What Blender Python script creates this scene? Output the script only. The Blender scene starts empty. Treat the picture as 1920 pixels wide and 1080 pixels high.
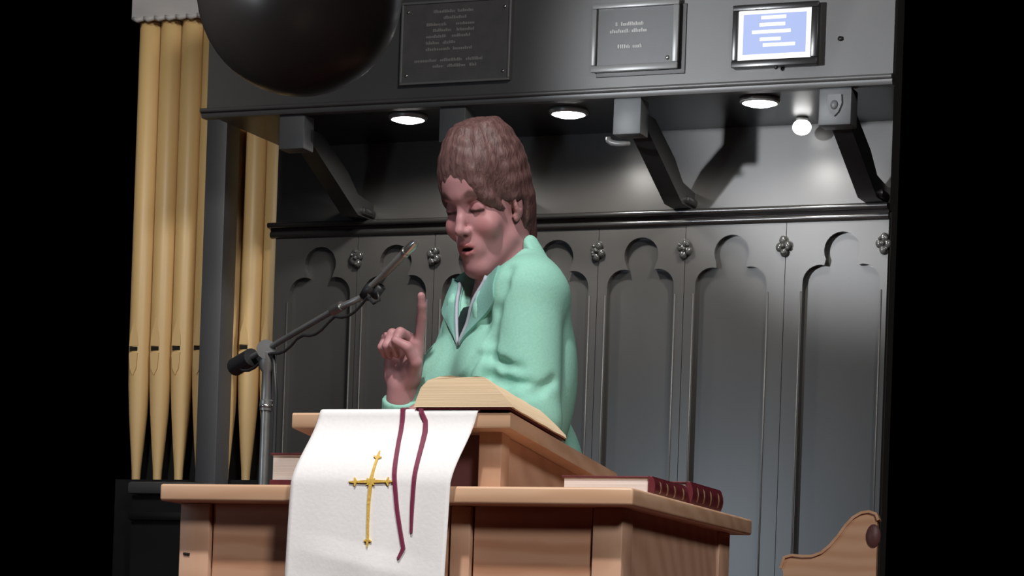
import bpy, bmesh, math, random
import numpy as np
from mathutils import Vector, Matrix
from mathutils.geometry import tessellate_polygon
random.seed(7); np.random.seed(7)
C = bpy.context.scene.collection
R = math.radians
sin, cos, pi = math.sin, math.cos, math.pi

# ------------------------------------------------------------------ camera, world, exposure, big lights
sc = bpy.context.scene
cam = bpy.data.cameras.new('camera'); camo = bpy.data.objects.new('camera', cam); C.objects.link(camo)
ROLL = R(2.0)
m = Matrix.Identity(4)
m.col[0] = (cos(ROLL), 0, sin(ROLL), 0); m.col[1] = (-sin(ROLL), 0, cos(ROLL), 0)
m.col[2] = (0, -1, 0, 0); m.col[3] = (0, 0, .72, 1)
camo.matrix_world = m
cam.sensor_width = 36; cam.lens = 5300/1920*36
cam.shift_x = .01381; cam.shift_y = .39560
cam.clip_end = 60
sc.camera = camo
world = bpy.data.worlds.new('world'); sc.world = world; world.use_nodes = True
world.node_tree.nodes['Background'].inputs[0].default_value = (0, 0, 0, 1)
world.node_tree.nodes['Background'].inputs[1].default_value = 0
sc.view_settings.view_transform = 'Standard'; sc.view_settings.look = 'None'
sc.view_settings.gamma = 1; sc.view_settings.use_curve_mapping = False
sc.view_settings.exposure = 0.0

def light(name, kind, loc, target, power, color=(1, 1, 1), size=.5, spot=None, blend=.5):
    l = bpy.data.lights.new(name, kind); l.energy = power; l.color = color
    if kind == 'AREA': l.shape = 'DISK'; l.size = size
    else: l.shadow_soft_size = size
    if kind == 'SPOT': l.spot_size = R(spot); l.spot_blend = blend
    o = bpy.data.objects.new(name, l); C.objects.link(o); o.location = loc
    o.rotation_euler = (Vector(target)-Vector(loc)).to_track_quat('-Z', 'Y').to_euler()
    return o
# chancel key lamp above the pulpit, then an added soft fill and pipe spot
light('chancel_lamp', 'SPOT', (-.7, 2.2, 4.6), (-.15, 4.0, 1.0), 590, (1, .97, .93), .10, 46, .6)
light('nave_fill', 'AREA', (2.0, -1.5, 4.6), (.4, 5.5, 1.4), 245, (1, .98, .95), 1.2)  # added out-of-view area fill, not a known fitting
light('pipe_fill_spot', 'SPOT', (-2.4, 3.0, 4.3), (-1.35, 8.0, 1.9), 420, (1, .96, .90), .25, 22, .9)  # added spot that brightens the pipes
# cool light from the left: a side lamp level with the canopy, and a low window mirrored in the glossy panels
light('side_lamp', 'SPOT', (-3.05, 3.30, 2.10), (.97, 7.05, 2.30), 1250, (.93, .96, 1), .11, 14, .6)
wl = light('window_daylight', 'AREA', (-2.75, 3.30, 1.30), (.55, 7.2, 1.15), 3.0, (.74, .87, 1), .34)
wl.data.shape = 'RECTANGLE'; wl.data.size = .26; wl.data.size_y = .7; wl.data.spread = R(70)

# ------------------------------------------------------------------ materials
def mat(name, col, rough=.5, metal=0, spec=.5, emit=None, estr=0):
    m = bpy.data.materials.new(name); m.use_nodes = True
    b = m.node_tree.nodes['Principled BSDF']
    b.inputs['Base Color'].default_value = (*col, 1); b.inputs['Roughness'].default_value = rough
    b.inputs['Metallic'].default_value = metal; b.inputs['Specular IOR Level'].default_value = spec
    if emit: b.inputs['Emission Color'].default_value = (*emit, 1); b.inputs['Emission Strength'].default_value = estr
    return m
def noise_mat(name, c1, c2, scale=(8, 8, 8), rough=.5, spec=.5, detail=4, bump=0, metal=0, nscale=1.0, dist=0, lo=.3, hi=.7):
    m = mat(name, c1, rough, metal, spec); nt = m.node_tree; N = nt.nodes; Lk = nt.links
    b = N['Principled BSDF']
    tc = N.new('ShaderNodeTexCoord'); mp = N.new('ShaderNodeMapping'); mp.inputs['Scale'].default_value = scale
    no = N.new('ShaderNodeTexNoise'); no.inputs['Scale'].default_value = nscale; no.inputs['Detail'].default_value = detail
    no.inputs['Distortion'].default_value = dist
    r = N.new('ShaderNodeValToRGB'); r.color_ramp.elements[0].color = (*c1, 1); r.color_ramp.elements[1].color = (*c2, 1)
    r.color_ramp.elements[0].position = lo; r.color_ramp.elements[1].position = hi
    Lk.new(tc.outputs['Object'], mp.inputs['Vector']); Lk.new(mp.outputs['Vector'], no.inputs['Vector'])
    Lk.new(no.outputs['Fac'], r.inputs['Fac']); Lk.new(r.outputs['Color'], b.inputs['Base Color'])
    if bump:
        bp = N.new('ShaderNodeBump'); bp.inputs['Strength'].default_value = bump; bp.inputs['Distance'].default_value = .003
        Lk.new(no.outputs['Fac'], bp.inputs['Height']); Lk.new(bp.outputs['Normal'], b.inputs['Normal'])
    return m
def wood(name, c1, c2, axis, rough=.38, rings=1.0):
    """oak: long grain noise plus cathedral rings, grain running along axis"""
    m = mat(name, c1, rough); nt = m.node_tree; N = nt.nodes; Lk = nt.links; b = N['Principled BSDF']
    tc = N.new('ShaderNodeTexCoord'); mp = N.new('ShaderNodeMapping')
    s = [26, 26, 26]; s[axis] = 1.6; mp.inputs['Scale'].default_value = s
    no = N.new('ShaderNodeTexNoise'); no.inputs['Scale'].default_value = 1.6; no.inputs['Detail'].default_value = 5
    mp2 = N.new('ShaderNodeMapping'); s2 = [7, 7, 7]; s2[axis] = 3.4; mp2.inputs['Scale'].default_value = s2
    wv = N.new('ShaderNodeTexWave'); wv.wave_type = 'RINGS'; wv.inputs['Scale'].default_value = 1.4
    wv.inputs['Distortion'].default_value = 3.5; wv.inputs['Detail'].default_value = 2; wv.inputs['Detail Scale'].default_value = 1.2
    mx = N.new('ShaderNodeMix'); mx.data_type = 'FLOAT'; mx.inputs[0].default_value = .42*rings
    r = N.new('ShaderNodeValToRGB'); r.color_ramp.elements[0].color = (*c2, 1); r.color_ramp.elements[1].color = (*c1, 1)
    r.color_ramp.elements[0].position = .22; r.color_ramp.elements[1].position = .66
    for mpp in (mp, mp2): Lk.new(tc.outputs['Object'], mpp.inputs['Vector'])
    Lk.new(mp.outputs['Vector'], no.inputs['Vector']); Lk.new(mp2.outputs['Vector'], wv.inputs['Vector'])
    Lk.new(no.outputs['Fac'], mx.inputs[2]); Lk.new(wv.outputs['Fac'], mx.inputs[3])
    Lk.new(mx.outputs[0], r.inputs['Fac']); Lk.new(r.outputs['Color'], b.inputs['Base Color'])
    return m
PAINT = noise_mat('dark_grey_paint', (.052, .050, .047), (.066, .063, .060), (5, 5, 2), .27, .5, 3, .05)
PAINT2 = noise_mat('dark_grey_panel_paint', (.046, .044, .042), (.058, .056, .053), (5, 5, 1.5), .27, .5, 3, .05)
PAINTF = noise_mat('grey_fascia_paint', (.062, .060, .058), (.080, .078, .075), (3, 3, 3), .42, .5, 3, .03)
RAILP = mat('rail_gloss_paint', (.022, .021, .020), .22, 0, .7)
BLACKP = mat('black_paint', (.012, .012, .012), .35)
POSTP = noise_mat('post_paint', (.055, .056, .062), (.070, .072, .078), (6, 6, 1), .5)
BLOCKP = noise_mat('grey_block_paint', (.075, .078, .08), (.095, .098, .10), (20, 20, 20), .5, bump=.15)
BOSS = mat('glossy_boss_paint', (.05, .05, .048), .12, 0, .8)
GOLD = noise_mat('gold_pipe', (.72, .48, .20), (.78, .54, .26), (12, 12, 1), .45, .6, 3, 0, 0)
SLOT = mat('pipe_mouth_dark', (.012, .008, .004), .9)
PALE = noise_mat('pale_cornice', (.50, .48, .47), (.60, .57, .55), (6, 6, 20), .6)
WX = wood('oak_long', (.66, .42, .275), (.57, .335, .205), 0)
WZ = wood('oak_upright', (.56, .34, .23), (.48, .27, .175), 2)
WP = wood('oak_panel', (.55, .31, .20), (.46, .235, .14), 0, rings=1.5)
WPEW = wood('pew_wood', (.72, .42, .25), (.62, .33, .18), 0)
WDARK = mat('wine_panel', (.13, .045, .045), .5)
GROOVE = mat('groove_dark', (.12, .04, .02), .8)
CLOTH = noise_mat('white_cloth', (.90, .88, .89), (.93, .915, .92), (180, 180, 180), .8, .2, 2, .08)
GTHREAD = noise_mat('gold_thread', (.70, .42, .06), (.80, .55, .14), (300, 300, 300), .45, .5, 2, .3)
RIBBON = mat('burgundy_ribbon', (.20, .028, .07), .45)
PAGE = noise_mat('cream_pages', (.80, .60, .38), (.86, .67, .46), (3, 3, 420), .8, .2, 2, .2)
PAGEW = noise_mat('white_pages', (.66, .58, .54), (.74, .66, .62), (3, 3, 500), .8, .2, 2, .2)
MAROON = noise_mat('maroon_cover', (.085, .010, .016), (.12, .016, .024), (60, 60, 60), .45, bump=.1)
GOLDF = mat('gold_foil', (.5, .32, .18), .35, .6)
STEEL = noise_mat('dark_steel', (.17, .17, .17), (.22, .22, .22), (40, 40, 40), .35, .5, 2, 0, .5)
SILVER = mat('silver_grey', (.30, .30, .29), .35, .5)
CHROME = mat('chrome', (.55, .55, .53), .22, .9)
MICB = mat('mic_black', (.02, .02, .022), .45)
BRONZE = noise_mat('dark_bronze', (.013, .011, .010), (.018, .015, .014), (5, 5, 5), .3, .28, 2, 0, .2)
BRONZER = mat('bronze_rim', (.16, .10, .075), .3, .5)
LAMP = mat('lamp_lens', (1, 1, 1), .5, 0, .5, (1, .98, .94), 14)
GLOWB = mat('glow_ball', (1, 1, 1), .5, 0, .5, (1, .99, .96), 5)  # glow for the added ball at the wall's hot spot
TRIMW = mat('lamp_trim', (.35, .35, .33), .3, .5)
PLQ = noise_mat('plaque_face', (.085, .082, .080), (.105, .10, .097), (30, 30, 30), .4)
PLQ2 = noise_mat('plaque_face_dark', (.035, .035, .035), (.042, .042, .043), (30, 30, 30), .35)
PLQB = mat('plaque_border', (.15, .15, .145), .35)
LETTER = mat('plaque_lettering', (.24, .235, .22), .4)
FRAMEB = mat('black_frame', (.015, .014, .014), .3)
SCRB = mat('screen_blue', (.02, .02, .03), .5, 0, .2, (.44, .54, .90), .95)
SCRW = mat('screen_white', (.03, .03, .03), .5, 0, .2, (1, 1, 1), 1.15)
FLOORM = noise_mat('chancel_carpet', (.10, .03, .03), (.14, .05, .045), (40, 40, 40), .95, .1)
SHOE = mat('black_shoe', (.02, .02, .02), .35)
TROUSER = noise_mat('black_trousers', (.02, .02, .022), (.03, .03, .032), (200, 200, 200), .9, .2)
BLOUSE = noise_mat('dark_blouse', (.010, .022, .022), (.016, .03, .03), (150, 150, 150), .8, .2)

# ------------------------------------------------------------------ mesh helpers
class MB:
    def __init__(s): s.bm = bmesh.new()
    def box(s, x0, x1, y0, y1, z0, z1, bev=0, seg=2):
        r = bmesh.ops.create_cube(s.bm, size=1)
        vs = r['verts']
        for v in vs:
            v.co = Vector(((x0+x1)/2+v.co.x*(x1-x0), (y0+y1)/2+v.co.y*(y1-y0), (z0+z1)/2+v.co.z*(z1-z0)))
        if bev:
            es = list({e for v in vs for e in v.link_edges})
            bmesh.ops.bevel(s.bm, geom=es, offset=bev, segments=seg, profile=.5, affect='EDGES')
        return s
    def prism(s, poly, a0, a1, axis='x'):
        """poly in the two other axes, extruded along axis"""
        def P(u, v, a): return (a, u, v) if axis == 'x' else ((u, a, v) if axis == 'y' else (u, v, a))
        A = [s.bm.verts.new(P(u, v, a0)) for u, v in poly]; B = [s.bm.verts.new(P(u, v, a1)) for u, v in poly]
        n = len(poly)
        for t in tessellate_polygon([[Vector((u, v, 0)) for u, v in poly]]):
            s.bm.faces.new([A[i] for i in t]); s.bm.faces.new([B[i] for i in reversed(t)])
        for i in range(n):
            j = (i+1) % n; s.bm.faces.new([A[i], A[j], B[j], B[i]])
        return s
    def plate(s, outer, hole, y0, y1):
        """plate in xz with one hole, from y0 to y1"""
        lists = [[Vector((u, v, 0)) for u, v in outer], [Vector((u, v, 0)) for u, v in hole]]
        pts = outer+hole
        A = [s.bm.verts.new((u, y0, v)) for u, v in pts]; B = [s.bm.verts.new((u, y1, v)) for u, v in pts]
        for t in tessellate_polygon(lists):
            try: s.bm.faces.new([A[i] for i in t]); s.bm.faces.new([B[i] for i in reversed(t)])
            except ValueError: pass
        k = len(outer)
        for lo, hi in ((0, k), (k, len(pts))):
            for i in range(lo, hi):
                j = lo+(i+1-lo) % (hi-lo); s.bm.faces.new([A[i], A[j], B[j], B[i]])
        return s
    def lathe(s, prof, cx=0, cy=0, seg=24, cap=True):
        rings = []
        for r, z in prof:
            rings.append([s.bm.verts.new((cx+r*cos(2*pi*i/seg), cy+r*sin(2*pi*i/seg), z)) for i in range(seg)])
        for a, b in zip(rings, rings[1:]):
            for i in range(seg):
                j = (i+1) % seg; s.bm.faces.new([a[i], a[j], b[j], b[i]])
        if cap:
            s.bm.faces.new(rings[0][::-1]); s.bm.faces.new(rings[-1])
        return s
    def tube(s, pts, r, seg=10):
        pts = [Vector(p) for p in pts]; rs = r if isinstance(r, (list, tuple)) else [r]*len(pts)
        rings = []; up = None
        for i, p in enumerate(pts):
            d = (pts[min(i+1, len(pts)-1)]-pts[max(i-1, 0)]).normalized()
            if up is None: up = d.orthogonal().normalized()
            a = (up-d*up.dot(d)).normalized(); b = d.cross(a); up = a
            rings.append([s.bm.verts.new(p+rs[i]*(a*cos(2*pi*k/seg)+b*sin(2*pi*k/seg))) for k in range(seg)])
        for a, b in zip(rings, rings[1:]):
            for i in range(seg):
                j = (i+1) % seg; s.bm.faces.new([a[i], a[j], b[j], b[i]])
        s.bm.faces.new(rings[0][::-1]); s.bm.faces.new(rings[-1])
        return s
    def ball(s, c, r, sub=2):
        r = r if isinstance(r, (list, tuple)) else (r, r, r)
        q = bmesh.ops.create_icosphere(s.bm, subdivisions=sub, radius=1)
        for v in q['verts']: v.co = Vector((c[0]+v.co.x*r[0], c[1]+v.co.y*r[1], c[2]+v.co.z*r[2]))
        return s
    def grid(s, f, nu, nv, thick=None):
        """surface f(u,v)->point, optionally with a thickness vector function"""
        V = [[s.bm.verts.new(f(i/nu, j/nv)) for j in range(nv+1)] for i in range(nu+1)]
        for i in range(nu):
            for j in range(nv): s.bm.faces.new([V[i][j], V[i+1][j], V[i+1][j+1], V[i][j+1]])
        return s
    def build(s, name, material, parent=None, smooth=None, loc=None, rotz=None):
        bmesh.ops.recalc_face_normals(s.bm, faces=s.bm.faces)
        me = bpy.data.meshes.new(name); s.bm.to_mesh(me); s.bm.free()
        return link(name, me, material, parent, smooth, loc, rotz)
def link(name, me, material, parent=None, smooth=None, loc=None, rotz=None):
    o = bpy.data.objects.new(name, me); C.objects.link(o)
    for mm in (material if isinstance(material, list) else [material]): me.materials.append(mm)
    if smooth is not None:
        me.shade_smooth() if smooth is True else me.shade_smooth()
        if smooth is not True:
            try:
                me.set_sharp_from_angle(angle=R(smooth))
            except Exception: pass
    if parent: o.parent = parent
    if loc is not None: o.location = loc
    if rotz is not None: o.rotation_euler = (0, 0, rotz)
    return o
def tag(o, label, cat, group=None):
    o['label'] = label; o['category'] = cat
    if group: o['group'] = group
    return o
def thing(name, label, cat, loc, rotz=0, group=None):
    o = bpy.data.objects.new(name, None); C.objects.link(o); o.empty_display_size = .05
    o.location = loc; o.rotation_euler = (0, 0, rotz)
    return tag(o, label, cat, group)
def struct(o): o['kind'] = 'structure'; return o
def copy_tree(o, parent=None):
    c = o.copy(); C.objects.link(c)
    if parent: c.parent = parent
    for ch in o.children: copy_tree(ch, c)
    return c
class Frame:
    """a yawed frame: x along the face, y into the depth (minus n), z up"""
    def __init__(s, ox, oy, yaw): s.o = (ox, oy); s.t = R(yaw); s.rz = -s.t
    def w(s, x, y, z=0):
        return Vector((s.o[0]+x*cos(s.t)+y*sin(s.t), s.o[1]-x*sin(s.t)+y*cos(s.t), z))
WF = Frame(0, 7.5, 22)       # chancel wall
LF = Frame(.17662, 3.9, 20)  # pulpit

# ------------------------------------------------------------------ setting: floor, chancel wall, canopy
struct(MB().box(-3, 3, 3.0, 8.6, -.05, 0).build('floor', FLOORM))

SL, SR = -.705, 1.018
wall = MB().box(SL, SR, .022, .08, 0, 1.97).box(SL, SR, 0, .08, 1.97, 2.62).build('wall_back', PAINT2, None, None, WF.w(0, 0), WF.rz)
struct(wall)
def arch_hole(c, hw=.092, zt=1.92):
    """trefoil headed opening"""
    pts = [(c+hw, .35), (c+hw, zt-.128)]
    r2, cx2, cz2 = .045, hw-.045, zt-.128
    for k in range(0, 9): a = R(0+k*104/8); pts.append((c+cx2+r2*cos(a), cz2+r2*sin(a)))
    r1, cz1 = .047, zt-.047
    for k in range(0, 17): a = R(-28+k*236/16); pts.append((c+r1*cos(a), cz1+r1*sin(a)))
    for k in range(0, 9): a = R(76+k*104/8); pts.append((c-cx2+r2*cos(a), cz2+r2*sin(a)))
    pts += [(c-hw, zt-.128), (c-hw, .35)]
    return pts
bosses = [-.685, -.455, -.227, .008, .241, .480, .746, 1.010]
centers = [-.566, -.341, -.110, .124, .360, .606, .898]
edges = [SL, -.455, -.227, .008, .241, .480, .750, SR]
for i, c in enumerate(centers):
    a, b = edges[i]+.0008, edges[i+1]-.0008
    hw = .092 if i < 5 else (.096 if i == 5 else .101)
    MB().plate([(a, 0), (b, 0), (b, 1.952), (a, 1.952)], arch_hole(c, hw), 0, .0225).build('arch_panel', PAINT, wall)
    # slim raised moulding that edges the straight sides of each recess
    for sx in (-1, 1):
        MB().tube([(c+sx*(hw+.004), -.001, .35), (c+sx*(hw+.004), -.001, 1.77)], .0022, 6).build('edge_moulding', PAINTF, wall, True)
def boss(s, k):
    b = MB()
    rr = random.Random(k)
    tilt = R(rr.uniform(-35, 35))
    for q in range(4):
        a = tilt+q*pi/2
        dx, dz = .0125*cos(a)*.85, .0155*sin(a)
        b.ball((s+dx, -.007, 1.885+dz), (.0105, .009, .0125), 2)
    b.ball((s, -.014, 1.885), (.006, .008, .006), 2)
    for q in range(3):
        a = rr.uniform(0, 2*pi); b.ball((s+.013*cos(a), -.013, 1.885+.017*sin(a)), .0052, 2)
    b.build('carved_boss', BOSS, wall, True)
for k, s in enumerate(bosses[1:-1]): boss(s, k)
boss(1.007, 9)

# rail that caps the panelling: half round nosing over a cove and a bead
prof = [(0, 1.946), (-.007, 1.947), (-.012, 1.951), (-.0135, 1.956), (-.012, 1.961), (-.007, 1.965), (-.010, 1.970)]
for k in range(9): a = R(-90-k*22.5); prof.append((-.024+.0075*cos(a), 1.9785+.0075*sin(a)))
prof += [(0.0, 1.987)]
rail = MB().prism(prof, SL-.012, SR, 'x').build('trim_1', RAILP, None, 40, WF.w(0, 0), WF.rz); struct(rail)

# canopy: soffit, tall fascia with a nosing along its foot
struct(MB().prism([(-.69, 0), (-.69, -.43), (1.128, -.43), (SR, 0)], 2.196, 2.212, 'z').build('ceiling', BLACKP, None, None, WF.w(0, 0), WF.rz))
struct(MB().box(-.69, 1.13, -.45, -.425, 2.19, 2.62).build('wall_canopy', PAINTF, None, None, WF.w(0, 0), WF.rz))
tp = [(-.425, 2.186), (-.452, 2.186), (-.456, 2.193), (-.456, 2.198)]
for k in range(7): a = R(-90-k*30); tp.append((-.459+.006*cos(a), 2.204+.006*sin(a)))
tp += [(-.445, 2.213), (-.425, 2.213)]
struct(MB().prism(tp, -.703, 1.13, 'x').build('trim_2', PAINTF, None, 40, WF.w(0, 0), WF.rz))
struct(MB().prism([(-.69, .08), (-.69, -.45), (1.13, -.45), (SR, .08)], 2.62, 2.64, 'z').build('trim_3', PAINTF, None, None, WF.w(0, 0), WF.rz))
tag(MB().tube([(0, 0, 0), (0, -.006, 0)], .006, 12).build('screw', FRAMEB, None, True, WF.w(1.0, -.449, 2.30), WF.rz),
    'tiny dark screw head on the grey fascia right of the lit screen', 'screw')

# brackets under the canopy, each a brace with a foot, a square block and a scroll
def bracket(s, label, big=False, scroll=False):
    t = thing('canopy_bracket', label, 'bracket', WF.w(s, 0, 1.99), WF.rz, 'brackets under the canopy')
    P = [(0, -.004), (-.10, -.004), (-.135, .012), (-.365, .118), (-.40, .135), (-.40, .165), (-.33, .165), (-.17, .098), (-.10, .05), (0, .04)]
    MB().prism(P, -.024, .024, 'x').build('brace', BLACKP, t, 30)
    MB().box(-.034, .034, -.075, 0, 0.0, .022, .008).build('foot', BLACKP, t, 40)
    w = .036 if not big else .040
    o = .004 if big else -.012
    bl = MB().box(o-w, o+w, -.44, -.38, .108, .197, .004).build('block', BLOCKP, t, 40)
    if big:
        sh = [(-.016, .030), (.016, .030), (.018, .008), (.010, -.012), (0, -.022), (-.010, -.012), (-.018, .008)]
        MB().prism([(o+x, .150+z) for x, z in sh], -.446, -.438, 'y').ball((o, -.445, .155), (.010, .006, .012)).build('carved_shield', BLOCKP, bl, 40)
    elif scroll:
        # pale scroll that curls out below the block
        pts = [(o-.052, -.425, .106), (o-.051, -.425, .098), (o-.043, -.425, .092), (o-.030, -.425, .089), (o-.012, -.425, .088), (o+.004, -.42, .089)]
        MB().tube(pts, [.006, .0075, .0075, .007, .0065, .005], 10).build('scroll', PLQB, t, True)
    return t
bracket(-.436, 'dark canopy bracket nearest the organ pipes, above the boom microphone')
bracket(.012, 'canopy bracket mostly hidden behind the speaking woman\'s hair')
bracket(.477, 'canopy bracket with plain grey block between the oval and right glaring lamps', False, True)
bracket(.985, 'canopy bracket whose block has a carved shield, at the far right', True)

# ceiling lamps in the soffit
def downlight(s, n, label, power, r=.043):
    t = thing('ceiling_light', label, 'light', WF.w(s, -n, 2.196), WF.rz, 'round lamps under the canopy')
    MB().lathe([(r+.006, 0), (r+.008, -.004), (r+.006, -.010), (r, -.012), (r, -.006), (.001, -.006)], seg=32).build('lamp_trim', TRIMW, t, 40)
    MB().lathe([(r-.001, -.007), (r-.004, -.013), (r-.016, -.017), (.001, -.019)], seg=32).build('lamp_lens', LAMP, t, True)
    l = light('lamp_glow', 'SPOT', WF.w(s, -n, 2.168), WF.w(s, -n, 0), power, (1, .96, .90), .03, 164, .5)
    return t
downlight(-.175, .321, 'glaring round lamp left of the woman\'s head under the canopy', 14)
downlight(.256, .294, 'oval-looking lit lamp just right of the woman\'s hair', 14)
downlight(.765, .317, 'glaring round lamp under the framed lit screen', 15)
t = thing('ceiling_light', 'small glowing ball added as the bright reflection on the wall beside the shield block', 'light', WF.w(.806, -.085, 2.196), WF.rz)  # added glowing ball stands in for a lamp reflection on the glossy wall
MB().lathe([(.014, 0), (.016, -.004), (.014, -.010), (.001, -.010)], seg=20).build('glow_ball_socket', TRIMW, t, 40)
MB().ball((0, 0, -.025), (.024, .024, .020), 3).build('glow_ball', GLOWB, t, True)

# plaques and the lit screen on the fascia
def text_bars(parent, rows, y, h, material, name='lettering'):
    """illegible worn lettering: rows of short raised strokes the length of the blurred words"""
    b = MB(); rr = random.Random(3)
    for z, words in rows:
        for x0, x1 in words:
            x = x0
            while x < x1-.001:
                wd = min(rr.uniform(.0035, .006), x1-x)
                hh = h*rr.choice((.7, .7, 1.0)); b.box(x, x+wd*.72, y-.0012, y, z-h*.35, z-h*.35+hh); x += wd
    o = b.build(name, material, parent); o['kind'] = 'stuff'; return o
t = thing('plaque', 'large grey plaque with many lines of worn lettering above the woman\'s head', 'plaque', WF.w(.011, -.45, 2.241), WF.rz)
pb = MB().box(-.149, .149, -.012, 0, 0, .208, .002).build('plate', PLQ, t)
for (x0, x1, z0, z1) in ((-.149, .149, 0, .006), (-.149, .149, .202, .208), (-.149, -.143, .006, .202), (.143, .149, .006, .202)):
    MB().box(x0, x1, -.016, -.011, z0, z1, .0015).build('border', PLQB, t)
for x in (-.131, .131):
    for z in (.024, .184): MB().ball((x, -.012, z), (.005, .004, .005), 2).build('screw', CHROME, t, True)
text_bars(pb, [(.180, [(-.062, -.004), (.004, .046)]), (.164, [(-.034, .028)]),
    (.148, [(-.08, -.026), (.0, .05)]), (.133, [(-.062, -.012), (.002, .05)]), (.118, [(-.08, -.026), (-.01, .04)]),
    (.102, [(-.08, -.044), (-.034, .0)]), (.086, [(-.08, -.014), (-.006, .046)]), (.058, [(-.11, -.05), (-.04, .02), (.03, .075)]), (.043, [(-.06, -.03), (-.02, .03), (.04, .06)])], -.0118, .008, LETTER)
t = thing('plaque', 'dark framed plaque with three short lines, between the large plaque and screen', 'plaque', WF.w(.488, -.45, 2.247), WF.rz)
pb = MB().box(-.102, .102, -.012, 0, .01, .165).build('plate', PLQ2, t)
MB().box(-.102, .126, -.004, 0, -.010, .160, .001).build('shadow_sheet', FRAMEB, t)  # black sheet stands in for the plaque's cast shadow
for (x0, x1, z0, z1) in ((-.112, .112, 0, .016), (-.112, .112, .155, .168), (-.112, -.100, .016, .155), (.097, .112, .016, .155)):
    MB().box(x0, x1, -.020, -.010, z0, z1, .002).build('frame_bar', PLQB, t, 40)
MB().ball((.084, -.013, .028), (.0045, .004, .006), 2).build('screw', CHROME, t, True)
text_bars(pb, [(.115, [(-.052, -.046), (-.038, .02)]), (.098, [(-.066, -.015), (-.01, .03)]), (.060, [(-.045, -.012), (-.006, .018)])], -.0118, .009, LETTER)
t = thing('framed_screen', 'small bright blue and white screen in a black frame on the fascia', 'screen', WF.w(.845, -.45, 2.238), WF.rz)
MB().box(-.104, .104, -.020, 0, 0, .150, .002).build('casing', FRAMEB, t, 40)
for (x0, x1, z0, z1) in ((-.106, .106, 0, .017), (-.106, .106, .136, .150), (-.106, -.092, .017, .136), (.089, .106, .017, .136)):
    MB().box(x0, x1, -.028, -.018, z0, z1, .002).build('frame_bar', FRAMEB, t, 40)
pn = MB().box(-.092, .089, -.0215, -.020, .017, .136).build('screen_panel', SCRW, t)
MB().box(-.080, .076, -.0222, -.0214, .031, .127).build('blue_field', SCRB, pn)
b = MB()
for z, x0, x1 in ((.118, -.036, .026), (.101, -.040, .024), (.084, -.058, .038), (.066, -.038, .014), (.052, -.030, .05)):
    b.box(x0, x1, -.0228, -.0220, z-.0042, z+.0042, .0003, 1)
b.build('text_lines', SCRW, pn)
MB().ball((.005, -.022, -.003), (.005, .006, .005), 2).build('sensor_knob', FRAMEB, t, True)

# ------------------------------------------------------------------ organ: case and pipes
t = thing('organ_case', 'dark organ case with post, base mouldings and pale cornice at the left', 'organ case', WF.w(-.95, 0, 0), WF.rz)
X0 = -1.208+.95; X1 = -.705+.95
MB().box(.052, .115, -.06, .02, 0, 2.29, .003).build('post', POSTP, t, 40)
MB().box(X0, X1, .135, .16, 0, 2.70).build('back_panel', BLACKP, t)
MB().box(X0+.01, X1, .03, .135, 0, 1.285).build('base_block', BLACKP, t)
MB().box(X0+.10, X1-.13, -.062, .03, 1.238, 1.272, .008).build('base_moulding', POSTP, t, 40)
MB().box(X0+.10, X1-.13, -.03, .03, .05, 1.236).build('base_panel', BLACKP, t)
MB().box(X0+.10, X1-.13, -.055, -.03, 1.165, 1.190, .008).build('base_bead', BLACKP, t, 40)
MB().box(X0, X1-.22, .045, .135, 2.585, 2.70, .004).build('cornice', PALE, t, 40)
b = MB()
for k in range(7): b.tube([(X0+.006+k*.034, .05, 2.590), (X0+.023+k*.034, .042, 2.583), (X0+.040+k*.034, .05, 2.590)], .007, 8)
o = b.build('scalloped_edge', PALE, t, True)
def pipe(s, label, i):
    t = thing('organ_pipe', label, 'organ pipe', WF.w(s, .09, 1.285), WF.rz, 'gold organ pipes')
    r = .0325; zm = .372
    MB().lathe([(.006, 0), (.012, .004), (.013, .03), (.019, .10), (.026, .19), (.0305, .27), (r, .345), (r, zm-.004), (r, zm+.012), (r, 1.296), (r-.002, 1.298)], seg=28).build('pipe_body', GOLD, t, 50)
    # mouth: a dark slot cut across, flattened lower lip
    MB().box(-.016, .008, -r-.0012, -r+.012, zm-.006, zm+.006, .001).build('mouth_slot', SLOT, t)
    lip = MB().prism([(-.017, zm-.012), (.010, zm-.012), (.007, zm-.055), (-.003, zm-.075), (-.013, zm-.055)], -r-.003, -r+.010, 'y').build('lower_lip', GOLD, t, 40)
    MB().prism([(-.018, zm+.008), (.010, zm+.008), (.008, zm+.04), (-.004, zm+.085), (-.016, zm+.04)], -r-.0006, -r+.010, 'y').build('upper_lip', GOLD, t, 40)
for i, (s, lab) in enumerate(zip((-1.166, -1.098, -1.030, -.962, -.886, -.818, -.750), (
        'leftmost gold organ pipe, at the very edge',
        'second gold organ pipe from the left, between two full pipes',
        'third gold organ pipe from the left, under the bowl lamp',
        'gold organ pipe mostly behind the left side of the dark post',
        'sliver of gold organ pipe showing just right of the dark post',
        'full gold organ pipe right of the dark post, behind the microphone stand',
        'gold organ pipe half hidden by the panelled wall'))):
    pipe(s, lab, i)

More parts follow.
